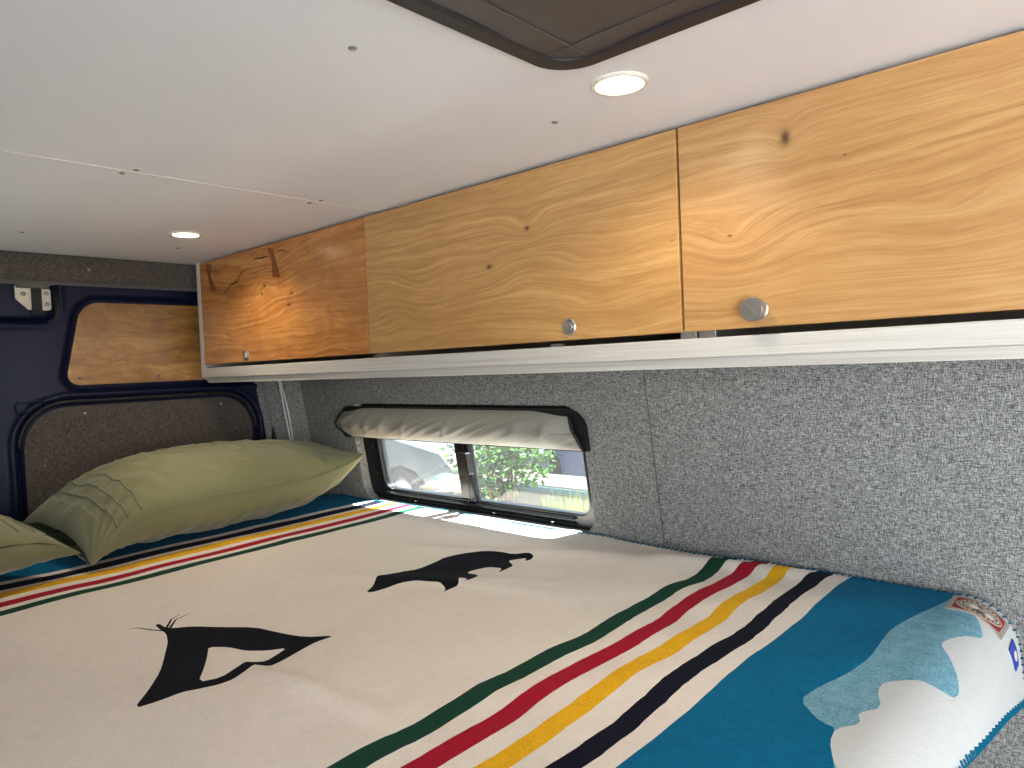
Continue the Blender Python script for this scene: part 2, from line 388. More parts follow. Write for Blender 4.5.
m_ = MB(); m_.plate(rrect(1.395, 1.772, -0.374, -0.11, 0.02), [], wallp, 0.046, 0.050); m_.build('glass_pane', M_glassL, win)
m_ = MB(); m_.plate(rrect(0.975, 1.40, -0.374, -0.11, 0.02), [], wallp, 0.040, 0.044); m_.build('glass_pane', M_glassR, win)

m_ = MB(); m_.box(-4, 9, 0.75, 9, -1.85, -1.84); struct(m_.build('added_bounce_ground', plain('grey_bounce_ground', (160, 159, 156), 0.9, var=.08, scale=6)))  # unseen grey ground, added to bounce sunlight in through the left opening
# folded window shade: black backing + gathered grey fabric roll
sh = thing('window_shade', (1.40, wy(-0.16), -0.21), 'folded grey fabric shade with black edges across the top of the window', 'window shade')
m_ = MB(); m_.plate(rrect(0.935, 1.865, -0.204, -0.108, [0.04, 0.045, 0.004, 0.004], 8), [], wallp, -0.014, -0.001); m_.build('backing', M_rubber, sh, bevel=0.003)
def shade_fn(u, v):
    # u along the wall, v round the bulge from the top seam down to the bottom seam
    a = v * PI; prof = math.sin(a) ** 0.75
    x0 = 0.972 - 0.028 * v; x1 = 1.845 + 0.05 * math.sin(a) - 0.02 * v
    x = x0 + (x1 - x0) * u
    e = min(u, 1 - u) * (x1 - x0); bul = 0.034 * prof * (0.25 + 0.75 * sstep(0, 0.07, e))
    z = -0.112 - 0.090 * v - 0.004 * math.sin(a)
    z += 0.012 * (1 - sstep(0, 0.12, e)) * (-1 if v < 0.5 else 0) * (1 - v)
    wr = 0.0035 * mn.noise(Vector((x * 22 + z * 70, z * 6, 2.0))) + 0.003 * mn.noise(Vector((x * 60 + z * 160, z * 9, 5.0)))
    for (fx, w_) in ((1.76, .02), (1.70, .012), (1.63, .014), (1.53, .010), (1.12, .016), (1.03, .014), (1.36, .01)):
        d = (x - fx + (z + .16) * 0.55) / w_; wr += 0.005 * math.exp(-d * d) * math.sin(a)
    return wallp(x, z, -0.015 - bul - wr * math.sin(a))
m_ = MB(); m_.grid(260, 26, shade_fn); m_.build('shade_fabric', M_shade, sh, smooth=True)
m_ = MB()
m_.tube([shade_fn(0.0, j / 14) for j in range(15)], 0.004, 8); m_.build('edge_binding', M_rubber, sh, smooth=True)
m_ = MB(); m_.tube([shade_fn(1.0, j / 14) for j in range(15)], 0.004, 8); m_.build('edge_binding', M_rubber, sh, smooth=True)

# ------------------------------------------------------------------ rear door
XD = 2.20
skew = lambda y, z: (0.21 - z) * 0.22 * sstep(-1.0, -0.62, y)
PANEL = [(y + skew(y, z), z) for y, z in rrect(-1.20, -0.662, -0.008, 0.222, [0.045, 0.01, 0.01, 0.035], 8)]
def sdrr(y, z, y0, y1, z0, z1, r):                        # signed distance to a rounded rectangle
    cy, cz = (y0 + y1) / 2, (z0 + z1) / 2; hy, hz = (y1 - y0) / 2 - r, (z1 - z0) / 2 - r
    a, b = abs(y - cy) - hy, abs(z - cz) - hz
    return math.hypot(max(a, 0), max(b, 0)) + min(max(a, b), 0) - r
def door_x(y, z):
    x = 0.0
    d = sdrr(y - skew(y, z) * .9, z, -1.3, -0.648, -0.024, 0.236, 0.055); x += 0.016 * (1 - sstep(-0.008, 0.012, d))     # recess of the wood panel
    d = sdrr(y, z, -1.162, -0.500, -0.75, -0.052, 0.115); x += 0.020 * (1 - sstep(-0.008, 0.010, d))  # arched recess
    x -= 0.010 * math.exp(-((d - 0.016) / 0.007) ** 2)                                                 # pressed lip round it
    d = sdrr(y, z, -0.600, 0.3, 0.168, 0.5, 0.03); x += 0.024 * (1 - sstep(-0.012, 0.006, d))          # hinge pocket
    x -= 0.004 * math.exp(-((d - 0.014) / 0.007) ** 2)
    x += 0.016 * sstep(-0.60, -0.30, y) * (1 - sstep(0.0, 0.16, z)) + 0.010 * math.sin(z * 9 + 1) * sstep(-0.62, -0.45, y)
    x -= 0.006 * math.exp(-((z + 0.03) / 0.012) ** 2) * (1 if y < -0.6 else 0)
    return XD + x
m_ = MB(); m_.grid(330, 200, lambda u, v: Vector((door_x(-1.235 + u * 1.82, -0.72 + v * 1.05), -1.235 + u * 1.82, -0.72 + v * 1.05)))
door = struct(m_.build('door_1', M_navy, smooth=True))
so = door.modifiers.new('solid', 'SOLIDIFY'); so.thickness = 0.012; so.offset = 1.0
yz = lambda xx: (lambda u, v, w_: Vector((xx + w_, u, v)))
m_ = MB(); m_.plate(PANEL, [], yz(XD + 0.006), 0.0, 0.006); wp = m_.build('wood_panel', M_panel, door, bevel=0.0015); wp['label'] = 'figured honey wood infill panel'
def screw(parent, M, r=0.004, mat=M_screw):
    b = MB(); b.lathe([(r, 0), (r, r * .25), (r * .75, r * .6), (r * .3, r * .75)], M, 16); return b.build('screw', mat, parent, smooth=True)
for y, z in ((-0.708, 0.205), (-0.862, 0.207), (-0.652, 0.012), (-0.862, 0.010)): screw(wp, basis((XD + 0.006, y, z), (-1, 0, 0)), 0.0042)
m_ = MB(); m_.plate(rrect(-1.150, -0.513, -0.74, -0.066, [0.11, 0.105, 0.01, 0.01], 12), [], yz(XD + 0.011), 0.0, 0.006)
fp = m_.build('upholstered_panel', M_tweed_dk, door, bevel=0.002); fp['label'] = 'brown-grey tweed infill panel'
for y, z in ((-0.66, -0.088), (-1.05, -0.088), (-0.556, -0.222)): screw(fp, basis((XD + 0.011, y, z), (-1, 0, 0)), 0.0042)
arch = rrect(-1.162, -0.500, -0.74, -0.052, [0.118, 0.118, 0.01, 0.01], 14)[:30]
m_ = MB(); m_.tube([(XD + 0.006, y, z) for y, z in arch], 0.006, 8); m_.build('seal', M_rubber, door, smooth=True)
# small triangular pressing left of the arch
tri = [(-0.500, -0.048), (-0.560, -0.048), (-0.566, -0.056), (-0.515, -0.112), (-0.505, -0.108), (-0.497, -0.056)]
m_ = MB(); m_.tube([(door_x(y, z) - 0.001, y, z) for y, z in tri], 0.003, 8, closed=True)
m_.tube([(door_x(-.53, -.05) - 0.001, -0.530, -0.050), (door_x(-.52, -.075) - 0.001, -0.522, -0.075), (door_x(-.5, -.08) - 0.001, -0.500, -0.080)], 0.002, 6)
m_.build('triangular_pressing', M_navy, door, smooth=True)
# hinge and check strap in the pocket
hx = XD + 0.016
m_ = MB(); m_.plate([(-0.513, 0.262), (-0.549, 0.262), (-0.549, 0.198), (-0.542, 0.198), (-0.513, 0.227)], [], yz(hx), -0.006, 0.004); h = m_.build('hinge_plate', M_cream_metal, door, bevel=0.0015)
screw(h, basis((hx - 0.006, -0.531, 0.240), (-1, 0, 0)), 0.0062, M_steel)
m_ = MB(); m_.plate(rrect(-0.594, -0.568, 0.198, 0.256, [.004, .006, .006, .004], 4), [], yz(hx), -0.006, 0.004); h = m_.build('hinge_plate', M_cream_metal, door, bevel=0.0015)
for z in (0.242, 0.214): screw(h, basis((hx - 0.006, -0.584, z), (-1, 0, 0)), 0.0058, M_steel)
m_ = MB(); m_.box(hx - 0.016, hx + 0.002, -0.571, -0.549, 0.190, 0.262); m_.box(hx - 0.020, hx - 0.004, -0.573, -0.546, 0.186, 0.196); m_.build('check_strap', M_rubber, door, bevel=0.002)
m_ = MB(); m_.box(hx - 0.02, hx + 0.004, -0.590, -0.515, 0.255, 0.272); m_.build('hinge_knuckle', plain('dull_green_metal', (92, 96, 84), 0.4, 0.5), door, bevel=0.004)
m_ = MB(); m_.tube([(XD + 0.002, -0.607, 0.27), (XD + 0.002, -0.607, 0.190), (XD + 0.004, -0.600, 0.172), (XD + 0.006, -0.585, 0.165)], 0.007, 10); m_.build('seal', M_rubber, door, smooth=True)

# header trim along the top of the rear door
def hdr(u, v):
    P = [(2.165, 0.345), (2.132, 0.338), (2.126, 0.30), (2.130, 0.278), (2.142, 0.268), (2.17, 0.266), (2.22, 0.266)]
    t = v * (len(P) - 1); i = min(int(t), len(P) - 2); f = t - i
    return Vector((P[i][0] * (1 - f) + P[i + 1][0] * f, -1.30 + u * 1.8, P[i][1] * (1 - f) + P[i + 1][1] * f))
m_ = MB(); m_.box(2.172, 2.21, -1.228, -1.206, -0.72, 0.26); struct(m_.build('trim_4', M_rubber, bevel=0.004))
m_ = MB(); m_.grid(60, 31, hdr); hd = struct(m_.build('trim_2', M_tweed_dk, smooth=True))
screw(hd, basis((2.127, -0.665, 0.303), (-1, 0, 0)), 0.004); 

# fabric wrapped pillar between rear door and side wall
foot = [(2.32, -1.218), (2.215, -1.218), (2.200, -1.224), (2.185, -1.238), (2.172, -1.244), (2.150, -1.262), (2.085, -1.322), (2.085, -1.40), (2.32, -1.40)]
def pil(i, z):
    x, y = foot[i]; return Vector((x, y + (K * (z - ZB) if y < -1.2 else K * (z - ZB) * .35), z))
m_ = MB(); n = len(foot); zz = [-0.9, -0.4, 0.0, 0.34]
V = [pil(i, z) for z in zz for i in range(n)]; F = []
for a in range(len(zz) - 1):
    for i in range(n): F.append((a * n + i, a * n + (i + 1) % n, (a + 1) * n + (i + 1) % n, (a + 1) * n + i))
F += [tuple(reversed(range(n))), tuple(range((len(zz) - 1) * n, len(zz) * n))]
m_.add(V, F); pl = struct(m_.build('trim_3', M_wall, bevel=0.004))
p0 = pil(4, -0.09).lerp(pil(5, -0.09), 0.3)
screw(pl, basis(p0, (-0.6, 0.75, 0)), 0.004)
for k, dx in enumerate((0, 0.011)):
    pts = []
    for i in range(14):
        z = -0.01 - i * 0.03; b = pil(5, z).lerp(pil(6, z), 0.25) + Vector((-0.006, 0.008, 0))
        bow = math.sin(i / 9 * PI) if i < 9 else 0
        pts.append(b + Vector((-0.55, -0.5, 0)) * dx * (0.35 + bow * (1 if k else -.6)))
    m_ = MB(); m_.tube(pts, 0.0028, 8)
    o = m_.build('cable', M_cable, smooth=True)
    tag(o, ['white cable nearer the rear door of the pair hanging down the corner pillar', 'white cable nearer the window of the pair hanging down the corner pillar'][k], 'cable', 'white cables on the corner pillar')

# ------------------------------------------------------------------ overhead cabinet
CY = -0.945; CX1 = 2.082; CX0 = -0.62
cab = thing('overhead_cabinet', (0.75, -1.1, -0.02), 'long overhead cabinet with honey wood doors and white edges under the ceiling', 'cabinet')
m_ = MB(); m_.box(CX1, CX1 + 0.022, -1.25, CY - 0.0, -0.003, CZ); m_.build('side_panel', M_white_wood, cab, bevel=0.0015)
m_ = MB(); m_.box(CX0, CX1, -1.26, CY + 0.002, -0.003, 0.026); m_.build('bottom_shelf', M_white_wood, cab, bevel=0.002)
m_ = MB(); m_.add([(CX0, CY - 0.006, -0.018), (CX1 - 0.01, CY - 0.006, -0.018), (CX1 - 0.01, -1.24, -0.018), (CX0, -1.24, -0.018), (CX0, CY - 0.006, -0.003), (CX1 + 0.02, CY - 0.006, -0.003), (CX1 + 0.02, -1.24, -0.003), (CX0, -1.24, -0.003)],
                 [(3, 2, 1, 0), (4, 5, 6, 7), (0, 1, 5, 4), (1, 2, 6, 5), (2, 3, 7, 6), (3, 0, 4, 7)]); m_.build('underside_board', M_white_wood, cab, bevel=0.001)
m_ = MB(); m_.box(CX0, CX1, -1.235, -1.225, 0.026, CZ); m_.build('back_panel', M_inner, cab)
for x in (1.275, 0.51, -0.275):
    m_ = MB(); m_.box(x - 0.009, x + 0.009, -1.22, CY - 0.022, 0.026, CZ); m_.build('partition', M_inner, cab)
DZ0, DZ1 = 0.036, 0.334
def lock(parent, x, z, popped):
    M = basis((x, CY, z), (0, 1, 0))
    b = MB(); b.lathe([(0.0145, 0), (0.0145, 0.002), (0.0125, 0.0035), (0.0105, 0.003), (0.0105, 0.0015), (0.002, 0.0015)], M, 32); k = b.build('lock_ring', M_chrome, parent, auto=35)
    if popped:
        b = MB(); b.lathe([(0.0085, 0.001), (0.0085, 0.012), (0.0155, 0.013), (0.0165, 0.015), (0.0165, 0.023), (0.0150, 0.0255), (0.004, 0.0262)], M, 40)
    else:
        b = MB(); b.lathe([(0.0095, 0.001), (0.0095, 0.0045), (0.0085, 0.0062), (0.0055, 0.0058), (0.001, 0.0056)], M, 32)
    kn = b.build('knob', M_chrome, parent, auto=35)
    if popped:
        b = MB(); c_ = Vector((x, CY + 0.0264, z)); d_ = Vector((0.0085, 0, 0.0085)); b.tube([c_ - d_, c_ + d_], 0.0011, 8); b.build('finger_slot', M_steel, kn)
for (x0, x1, mat, kx, kz, pop, lab) in ((1.2775, 2.080, M_wood1, 1.827, 0.053, 0, 'honey wood door with a filled crack and two bow-tie inlays'),
                                  (0.5125, 1.2725, M_wood2, 0.720, 0.058, 0, 'honey wood door with swirling knots'),
                                  (-0.270, 0.5085, M_wood3, 0.396, 0.060, 1, 'honey wood door with one small dark knot hole'),
                                  (-0.610, -0.275, M_wood2, -0.36, 0.063, 0, None)):
    # the door carries its own origin at its rear top hinge line so the grain differs from door to door
    b = MB(); b.box(x0, x1, CY - 0.018, CY, DZ0, DZ1)
    d = b.build('door', mat, cab, bevel=0.0012)
    d.location = Vector((x1, CY, DZ0)) - cab.location
    for v in d.data.vertices: v.co -= d.location
    if lab: d['label'] = lab
    lock(d, kx, kz, pop)
    if mat is M_wood1:
        xy = lambda u, v, w_: Vector((u, CY + w_, v))
        for P in ([(2.039, 0.328), (1.999, 0.324), (2.012, 0.290), (1.977, 0.247), (2.017, 0.248), (2.027, 0.288)], [(1.687, 0.326), (1.658, 0.323), (1.647, 0.290), (1.629, 0.244), (1.667, 0.247), (1.666, 0.288)]):
            bb = MB(); bb.plate(P, [], xy, -0.002, 0.0004); bb.build('bow_tie_inlay', M_key, d)
        def crack(P, w_):
            top = []; bot = []
            for i, (a, e) in enumerate(P):
                ww = w_ * math.sin(PI * (i + .35) / (len(P) - .3)) * (0.6 + 0.5 * random.random()); top.append((a, e + ww)); bot.append((a, e - ww))
            bb = MB(); bb.plate(top + bot[::-1], [], xy, -0.001, 0.0003); bb.build('filled_crack', M_crack, d)
        crack([(1.956, 0.229), (1.930, 0.234), (1.911, 0.242), (1.893, 0.253), (1.870, 0.255), (1.851, 0.258), (1.839, 0.270), (1.833, 0.279), (1.81, 0.282), (1.782, 0.286)], 0.0022)
        crack([(1.765, 0.306), (1.741, 0.306), (1.712, 0.304), (1.682, 0.304)], 0.0032)
        crack([(1.648, 0.309), (1.63, 0.3105), (1.621, 0.311), (1.587, 0.303)], 0.0022)
        crack([(2.062, 0.314), (2.021, 0.308), (1.982, 0.301), (1.949, 0.292)], 0.0014)
for x in (0.475, 0.505):
    b = MB(); b.box(x - 0.014, x + 0.012, CY - 0.012, CY - 0.003, 0.026, 0.040); b.build('strike_plate', M_steel, cab, bevel=0.001)
b = MB(); b.box(0.74, 0.765, CY - 0.012, CY - 0.004, 0.026, 0.031); b.build('strike_plate', M_steel, cab)

# ------------------------------------------------------------------ ceiling lights, screws, roof vent
def puck(x, y, label, en):
    t = thing('recessed_light', (x, y, CZ), label, 'ceiling light', 'recessed warm ceiling lights')
    M = basis((x, y, CZ), (0, 0, -1))
    b = MB(); b.lathe([(0.036, 0.0), (0.036, 0.0015), (0.034, 0.0035), (0.030, 0.0035), (0.0285, 0.0005)], M, 48); b.build('bezel', M_bezel, t, auto=40)
    b = MB(); b.lathe([(0.0285, 0.0008), (0.027, 0.0022), (0.001, 0.0026)], M, 48); b.build('diffuser', M_lamp, t)
    lo = lamp('light_bulb', 'SPOT', (x, y, CZ - 0.006), en, (1.0, 0.84, 0.64), (0, 0, -1), spot_size=math.radians(150), spot_blend=0.6, shadow_soft_size=0.026)
    lo.parent = t; lo.location = (0, 0, -0.006)
puck(0.481, -0.752, 'glowing round recessed ceiling light beside the dark roof vent', 5.0)
puck(1.691, -0.740, 'glowing round recessed ceiling light near the rear door', 8.0)
for x, y, c in ((0.620, -0.457, ceil), (1.215, -0.458, ceil), (1.247, -0.448, ceil2), (1.216, -0.803, ceil), (1.247, -0.797, ceil2), (0.622, -0.801, ceil), (1.883, -0.802, ceil2), (1.862, -0.452, ceil2), (1.216, -0.1, ceil), (1.247, -0.1, ceil2)):
    M = basis((x, y, CZ), (0, 0, -1)); b = MB(); b.lathe([(0.0048, 0), (0.0045, 0.0012), (0.003, 0.0018), (0.001, 0.002)], M, 16); b.build('screw', M_screw, c, smooth=True)

vent = thing('roof_vent_blind', (0.28, -0.44, CZ), 'dark framed blackout blind over the roof vent opening', 'roof vent')
o_ = rrect(0.04, 0.510, -0.672, -0.20, 0.05, 12); i_ = rrect(0.062, 0.488, -0.650, -0.222, 0.035, 12)
xyf = lambda u, v, w_: Vector((u, v, CZ - w_))
m_ = MB(); m_.plate(o_, [i_], xyf, 0.0, 0.007); m_.build('vent_frame', plain('dark_brown_plastic', (34, 29, 30), 0.6, var=.15), vent, bevel=0.003, seg=3)
def blind(u, v):
    x = 0.06 + u * 0.437; y = -0.66 + v * 0.44
    return Vector((x, y, CZ - 0.003 + 0.0015 * math.sin(x * 40 + y * 15) * math.sin(y * 30)))
m_ = MB(); m_.grid(50, 50, blind); m_.build('blind_fabric', M_mesh, vent, smooth=True)
m_ = MB(); m_.tube([(0.455, -0.65, CZ - 0.0040), (0.455, -0.23, CZ - 0.0040)], 0.0012, 6); m_.tube([(0.07, -0.618, CZ - 0.0040), (0.49, -0.618, CZ - 0.0040)], 0.0012, 6); m_.build('stitched_seam', M_mesh, vent)

# ------------------------------------------------------------------ bed
bed = thing('bed_platform', (1.1, -0.4, -1.25), 'board platform carrying the mattress under the striped blanket', 'bed')
m_ = MB(); m_.box(0.20, 2.12, -1.27, 0.55, -0.60, -0.575); m_.build('platform_board', M_inner, bed)
for x in (0.25, 2.02):
    m_ = MB(); m_.box(x, x + 0.04, -1.24, 0.53, -1.25, -0.60); m_.build('bed_support', M_inner, bed)
m_ = MB(); m_.box(0.185, 2.13, -1.282, 0.55, -0.575, -0.408); o = m_.build('mattress', M_mattress, bevel=0.05, seg=6)
tag(o, 'thick pale mattress hidden under the striped wool blanket', 'mattress')

# blanket: pattern laid out flat in (s, y), s runs along the van and then down over the mattress end
XB, RB = 0.225, 0.072
def waves(s, y):
    h = 0.0035 * nz(s * 3.1, y * 2.3, 1.0) + 0.0018 * nz(s * 9, y * 7, 4.0)
    def ridge(ax, ay, bx, by, w_, a):
        dx, dy = bx - ax, by - ay; L_ = math.hypot(dx, dy); t = ((s - ax) * dx + (y - ay) * dy) / L_ ** 2
        d = ((s - ax) * dy - (y - ay) * dx) / L_; f = sstep(-0.15, 0.2, t) * (1 - sstep(0.8, 1.15, t)); return a * math.exp(-(d / w_) ** 2) * f
    h += ridge(0.90, -0.46, 0.66, -0.48, 0.016, 0.005) + ridge(1.22, -0.75, 0.80, -0.98, 0.03, 0.004) + ridge(1.25, -1.0, 0.85, -1.16, 0.028, 0.004)
    h += ridge(0.75, -1.22, 0.45, -1.27, 0.03, 0.008) + ridge(1.10, -1.15, 0.70, -1.2, 0.05, 0.004) + ridge(1.0, -.85, .78, -.93, .02, .003)
    for sx in (0.605, 0.555, 0.50): h += 0.0016 * math.sin(y * 38 + sx * 60) * math.exp(-((s - sx) / 0.05) ** 2)
    return h * 1.45
def bl(s, y, off=0.0):
    h = waves(s, y) * sstep(0.10, 0.3, s) + off
    if s >= XB: return Vector((s, y, ZB + h))
    a = (XB - s) / RB; am = math.radians(85)
    if a <= am: n_ = (-math.sin(a), math.cos(a)); x, z = XB - RB * math.sin(a), ZB - RB * (1 - math.cos(a))
    else:
        L_ = (a - am) * RB; n_ = (-math.sin(am), math.cos(am)); x, z = XB - RB * math.sin(am) - L_ * math.cos(am), ZB - RB * (1 - math.cos(am)) - L_ * math.sin(am)
    return Vector((x + n_[0] * h, y, z + n_[1] * h))
def lerp_tab(T, y):
    for (a, b), (c, d) in zip(T, T[1:]):
        if y <= c: f = (y - a) / (c - a); return b + (d - b) * max(0, f)
    return T[-1][1]
SEND = [(-1.40, 0.02), (-1.264, 0.043), (-1.128, 0.076), (-0.986, 0.104), (-0.876, 0.127), (-0.6, 0.145), (0.5, 0.15)]
def edge_y(s): return -1.306 + 0.004 * math.sin(s * 11) + 0.004 * nz(s * 5, 0, 3) - 0.006 * sstep(0.8, 1.0, s)
ys_ = [-1.3 + 0.02 * i for i in range(91)]
out = []
NS = 130
for i in range(NS + 1):                                    # wall side, from foot to far end
    s = 0.04 + (1.96 - 0.04) * i / NS; out.append((s, edge_y(s)))
out += [(2.12 + 0.004 * math.sin(i), -1.3 + 1.8 * i / 40) for i in range(5, 41)]
out += [(lerp_tab(SEND, 0.5 - 1.8 * i / 120), 0.5 - 1.8 * i / 120) for i in range(0, 120)]
def wob(y, k): return 0.0045 * math.sin(y * 17 + k * .8) * (0.6 + 0.4 * math.sin(y * 5)) + 0.0045 * nz(y * 17, k * .35, 7.0) + 0.0012 * nz(y * 60, k, 9.0)
def stripe(a, b, k, tilt=0.0, y0=-1.34, y1=0.52, wm=1.0):
    n_ = 150; P = [(a + wob(y0 + (y1 - y0) * i / n_, k) * wm + tilt * (y0 + (y1 - y0) * i / n_ + .8), y0 + (y1 - y0) * i / n_) for i in range(n_ + 1)]
    Q = [(b + wob(y0 + (y1 - y0) * i / n_, k + .25) * wm + tilt * (y0 + (y1 - y0) * i / n_ + .8), y0 + (y1 - y0) * i / n_) for i in range(n_ + 1)]
    return P + Q[::-1]
tl = -0.008
reg = []                                                    # (polygon, material index); later ones win
reg.append((stripe(0.596, 0.627, 0, tl), 1)); reg.append((stripe(0.539, 0.569, 1, tl), 2)); reg.append((stripe(0.482, 0.510, 2, tl), 3)); reg.append((stripe(0.422, 0.450, 3, tl), 4))
reg.append((stripe(-0.1, 0.394, 4, tl * .6, wm=.5), 5))
tf = -0.055
reg.append((stripe(1.512, 1.545, 5, tf, wm=.7), 1)); reg.append((stripe(1.568, 1.602, 6, tf, wm=.7), 2)); reg.append((stripe(1.632, 1.676, 7, tf, wm=.7), 3)); reg.append((stripe(1.695, 1.742, 8, tf, wm=.7), 4)); reg.append((stripe(1.770, 2.3, 9, tf, wm=.6), 5))
BEAR = [(1.053, -0.749), (1.068, -0.774), (1.083, -0.79), (1.104, -0.812), (1.097, -0.829), (1.103, -0.865), (1.088, -0.901), (1.097, -0.953), (1.11, -0.991), (1.098, -1.028), (1.062, -1.065), (1.03, -1.077), (0.995, -1.08), (0.968, -1.101), (0.949, -1.094), (0.942, -1.077), (0.947, -1.062), (0.956, -1.079), (0.97, -1.063), (0.979, -1.047), (0.945, -1.027), (0.939, -0.996), (0.935, -0.97), (0.951, -1.0), (0.981, -0.992), (0.99, -0.959), (0.989, -0.938), (0.961, -0.938), (0.944, -0.926), (0.935, -0.905), (0.933, -0.879), (0.941, -0.896), (0.964, -0.894), (0.932, -0.864), (0.936, -0.845), (0.935, -0.828), (0.944, -0.843), (0.972, -0.855), (0.994, -0.847), (1.021, -0.839), (1.039, -0.814), (1.038, -0.775), (1.042, -0.753)]
TIPI = [(0.922, -0.309), (0.963, -0.342), (1.016, -0.377), (1.069, -0.404), (1.12, -0.429), (1.156, -0.441), (1.182, -0.442), (1.211, -0.445), (1.211, -0.452), (1.186, -0.451), (1.173, -0.456), (1.152, -0.483), (1.111, -0.508), (1.059, -0.538), (0.999, -0.551), (0.958, -0.565), (0.92, -0.595), (0.924, -0.563), (0.915, -0.531), (0.904, -0.497), (0.898, -0.474), (0.914, -0.468), (0.923, -0.465), (0.911, -0.447), (0.899, -0.422), (0.899, -0.404), (0.908, -0.382), (0.917, -0.366), (0.917, -0.336)]
HOLE = [(1.044, -0.457), (1.017, -0.474), (0.979, -0.482), (0.956, -0.501), (0.941, -0.526), (0.931, -0.505), (0.921, -0.482), (0.931, -0.470), (0.943, -0.463), (0.936, -0.45), (0.918, -0.416), (0.929, -0.391), (0.973, -0.419), (1.016, -0.443)]
def smooth_poly(P, it=1):
    for _ in range(it):
        Q = []
        for i in range(len(P)):
            a, b = P[i], P[(i + 1) % len(P)]; Q += [(a[0] * .8 + b[0] * .2, a[1] * .8 + b[1] * .2), (a[0] * .2 + b[0] * .8, a[1] * .2 + b[1] * .8)]
        P = Q
    return P
def ribbon(P, w_):
    a_, b_ = [], []
    for i, p in enumerate(P):
        q0, q1 = P[max(i - 1, 0)], P[min(i + 1, len(P) - 1)]; dx, dy = q1[0] - q0[0], q1[1] - q0[1]; L_ = math.hypot(dx, dy); ww = w_ * (0.35 + 0.65 * i / (len(P) - 1))
        a_.append((p[0] - dy / L_ * ww, p[1] + dx / L_ * ww)); b_.append((p[0] + dy / L_ * ww, p[1] - dx / L_ * ww))
    return a_ + b_[::-1]
reg.append((smooth_poly(BEAR), 6)); reg.append((smooth_poly(TIPI), 6)); reg.append((smooth_poly(HOLE), 0))
reg.append((ribbon([(1.229, -0.412), (1.224, -0.422), (1.192, -0.433), (1.168, -0.446)], 0.0022), 6))
reg.append((ribbon([(1.224, -0.490), (1.215, -0.473), (1.180, -0.451)], 0.0022), 6)); reg.append((ribbon([(1.215, -0.501), (1.207, -0.477), (1.176, -0.455)], 0.0022), 6))
MTN = [(0.305, -0.809), (0.299, -0.855), (0.284, -0.906), (0.274, -0.968), (0.277, -1.038), (0.279, -1.09), (0.265, -1.164), (0.245, -1.242), (0.237, -1.282), (0.222, -1.345), (0.0, -1.40), (0.0, 0.0), (0.16, -0.02), (0.19, -0.2), (0.17, -0.33), (0.22, -0.45), (0.20, -0.55), (0.225, -0.68), (0.235, -0.704), (0.248, -0.735), (0.252, -0.766), (0.265, -0.770), (0.275, -0.776)]
SNOW = [(0.211, -1.246), (0.189, -1.21), (0.176, -1.165), (0.193, -1.14), (0.206, -1.11), (0.215, -1.072), (0.196, -1.041), (0.18, -1.007), (0.17, -0.972), (0.174, -0.951), (0.191, -0.946), (0.21, -0.944), (0.226, -0.929), (0.242, -0.912), (0.243, -0.887), (0.227, -0.841), (0.244, -0.815), (0.234, -0.79), (0.252, -0.765), (0.248, -0.735), (0.235, -0.704), (0.22, -0.68), (0.19, -0.6), (0.14, -0.4), (-0.02, -0.4), (-0.02, -1.40), (0.20, -1.40), (0.232, -1.300)]
reg.append((smooth_poly(MTN), 7)); reg.append((smooth_poly(SNOW), 8))
grid_pts = []
gs = 0.0125
s = 0.03
while s < 2.13:
    y = -1.31
    while y < 0.5:
        p = (s + random.uniform(-.002, .002), y + random.uniform(-.002, .002))
        if inside(p, out): grid_pts.append(p)
        y += gs if y < -0.0 else 0.03
    s += gs if s > 0.28 else 0.008
vs, fs = cdt([out] + [r[0] for r in reg], grid_pts)
boxes = [(min(p[0] for p in R), max(p[0] for p in R), min(p[1] for p in R), max(p[1] for p in R)) for R, _ in reg]
F = []; MI = []
for f in fs:
    c = (sum(vs[i][0] for i in f) / 3, sum(vs[i][1] for i in f) / 3)
    if not inside(c, out): continue
    mi = 0
    for (R, k), bb in zip(reg, boxes):
        if bb[0] <= c[0] <= bb[1] and bb[2] <= c[1] <= bb[3] and inside(c, R): mi = k
    F.append(f); MI.append(mi)
me_ = MB(); me_.add([bl(a, b) for a, b in vs], F); me_.mi = MI
blk = me_.build('wool_blanket', [M_cream, M_green, M_red, M_yellow, M_navyw, M_teal, M_black_w, M_lblue, M_white_w], smooth=True)
so = blk.modifiers.new('solid', 'SOLIDIFY'); so.thickness = 0.005; so.offset = -1
tag(blk, 'cream wool blanket with coloured stripes, black bear and tipi, spread over the bed', 'blanket')
# whipped edge: short slanted yarn stitches
m_ = MB()
per = [p for p in out if True]
def along(P, step):
    res = []; acc = 0
    for a, b in zip(P, P[1:] + P[:1]):
        L_ = math.hypot(b[0] - a[0], b[1] - a[1]); t = step - acc
        while t <= L_: res.append((a[0] + (b[0] - a[0]) * t / L_, a[1] + (b[1] - a[1]) * t / L_, (b[0] - a[0]) / L_, (b[1] - a[1]) / L_)); t += step
        acc = (acc + L_) % step
    return res
for i, (a, b, tx, ty) in enumerate(along(out, 0.0105)):
    if b > 0.1: continue
    nx, ny = -ty, tx                                        # inward normal
    L_ = 0.008 + 0.002 * (i % 2)
    m_.tube([bl(a + nx * L_ + tx * .002, b + ny * L_ + ty * .002, 0.0006), bl(a + nx * .002, b + ny * .002, 0.0022), bl(a - nx * 0.0015, b - ny * 0.0015, -0.002), bl(a + nx * .001, b + ny * .001, -0.005)], 0.0014, 5)
m_.build('edge_stitching', M_stitch, blk)
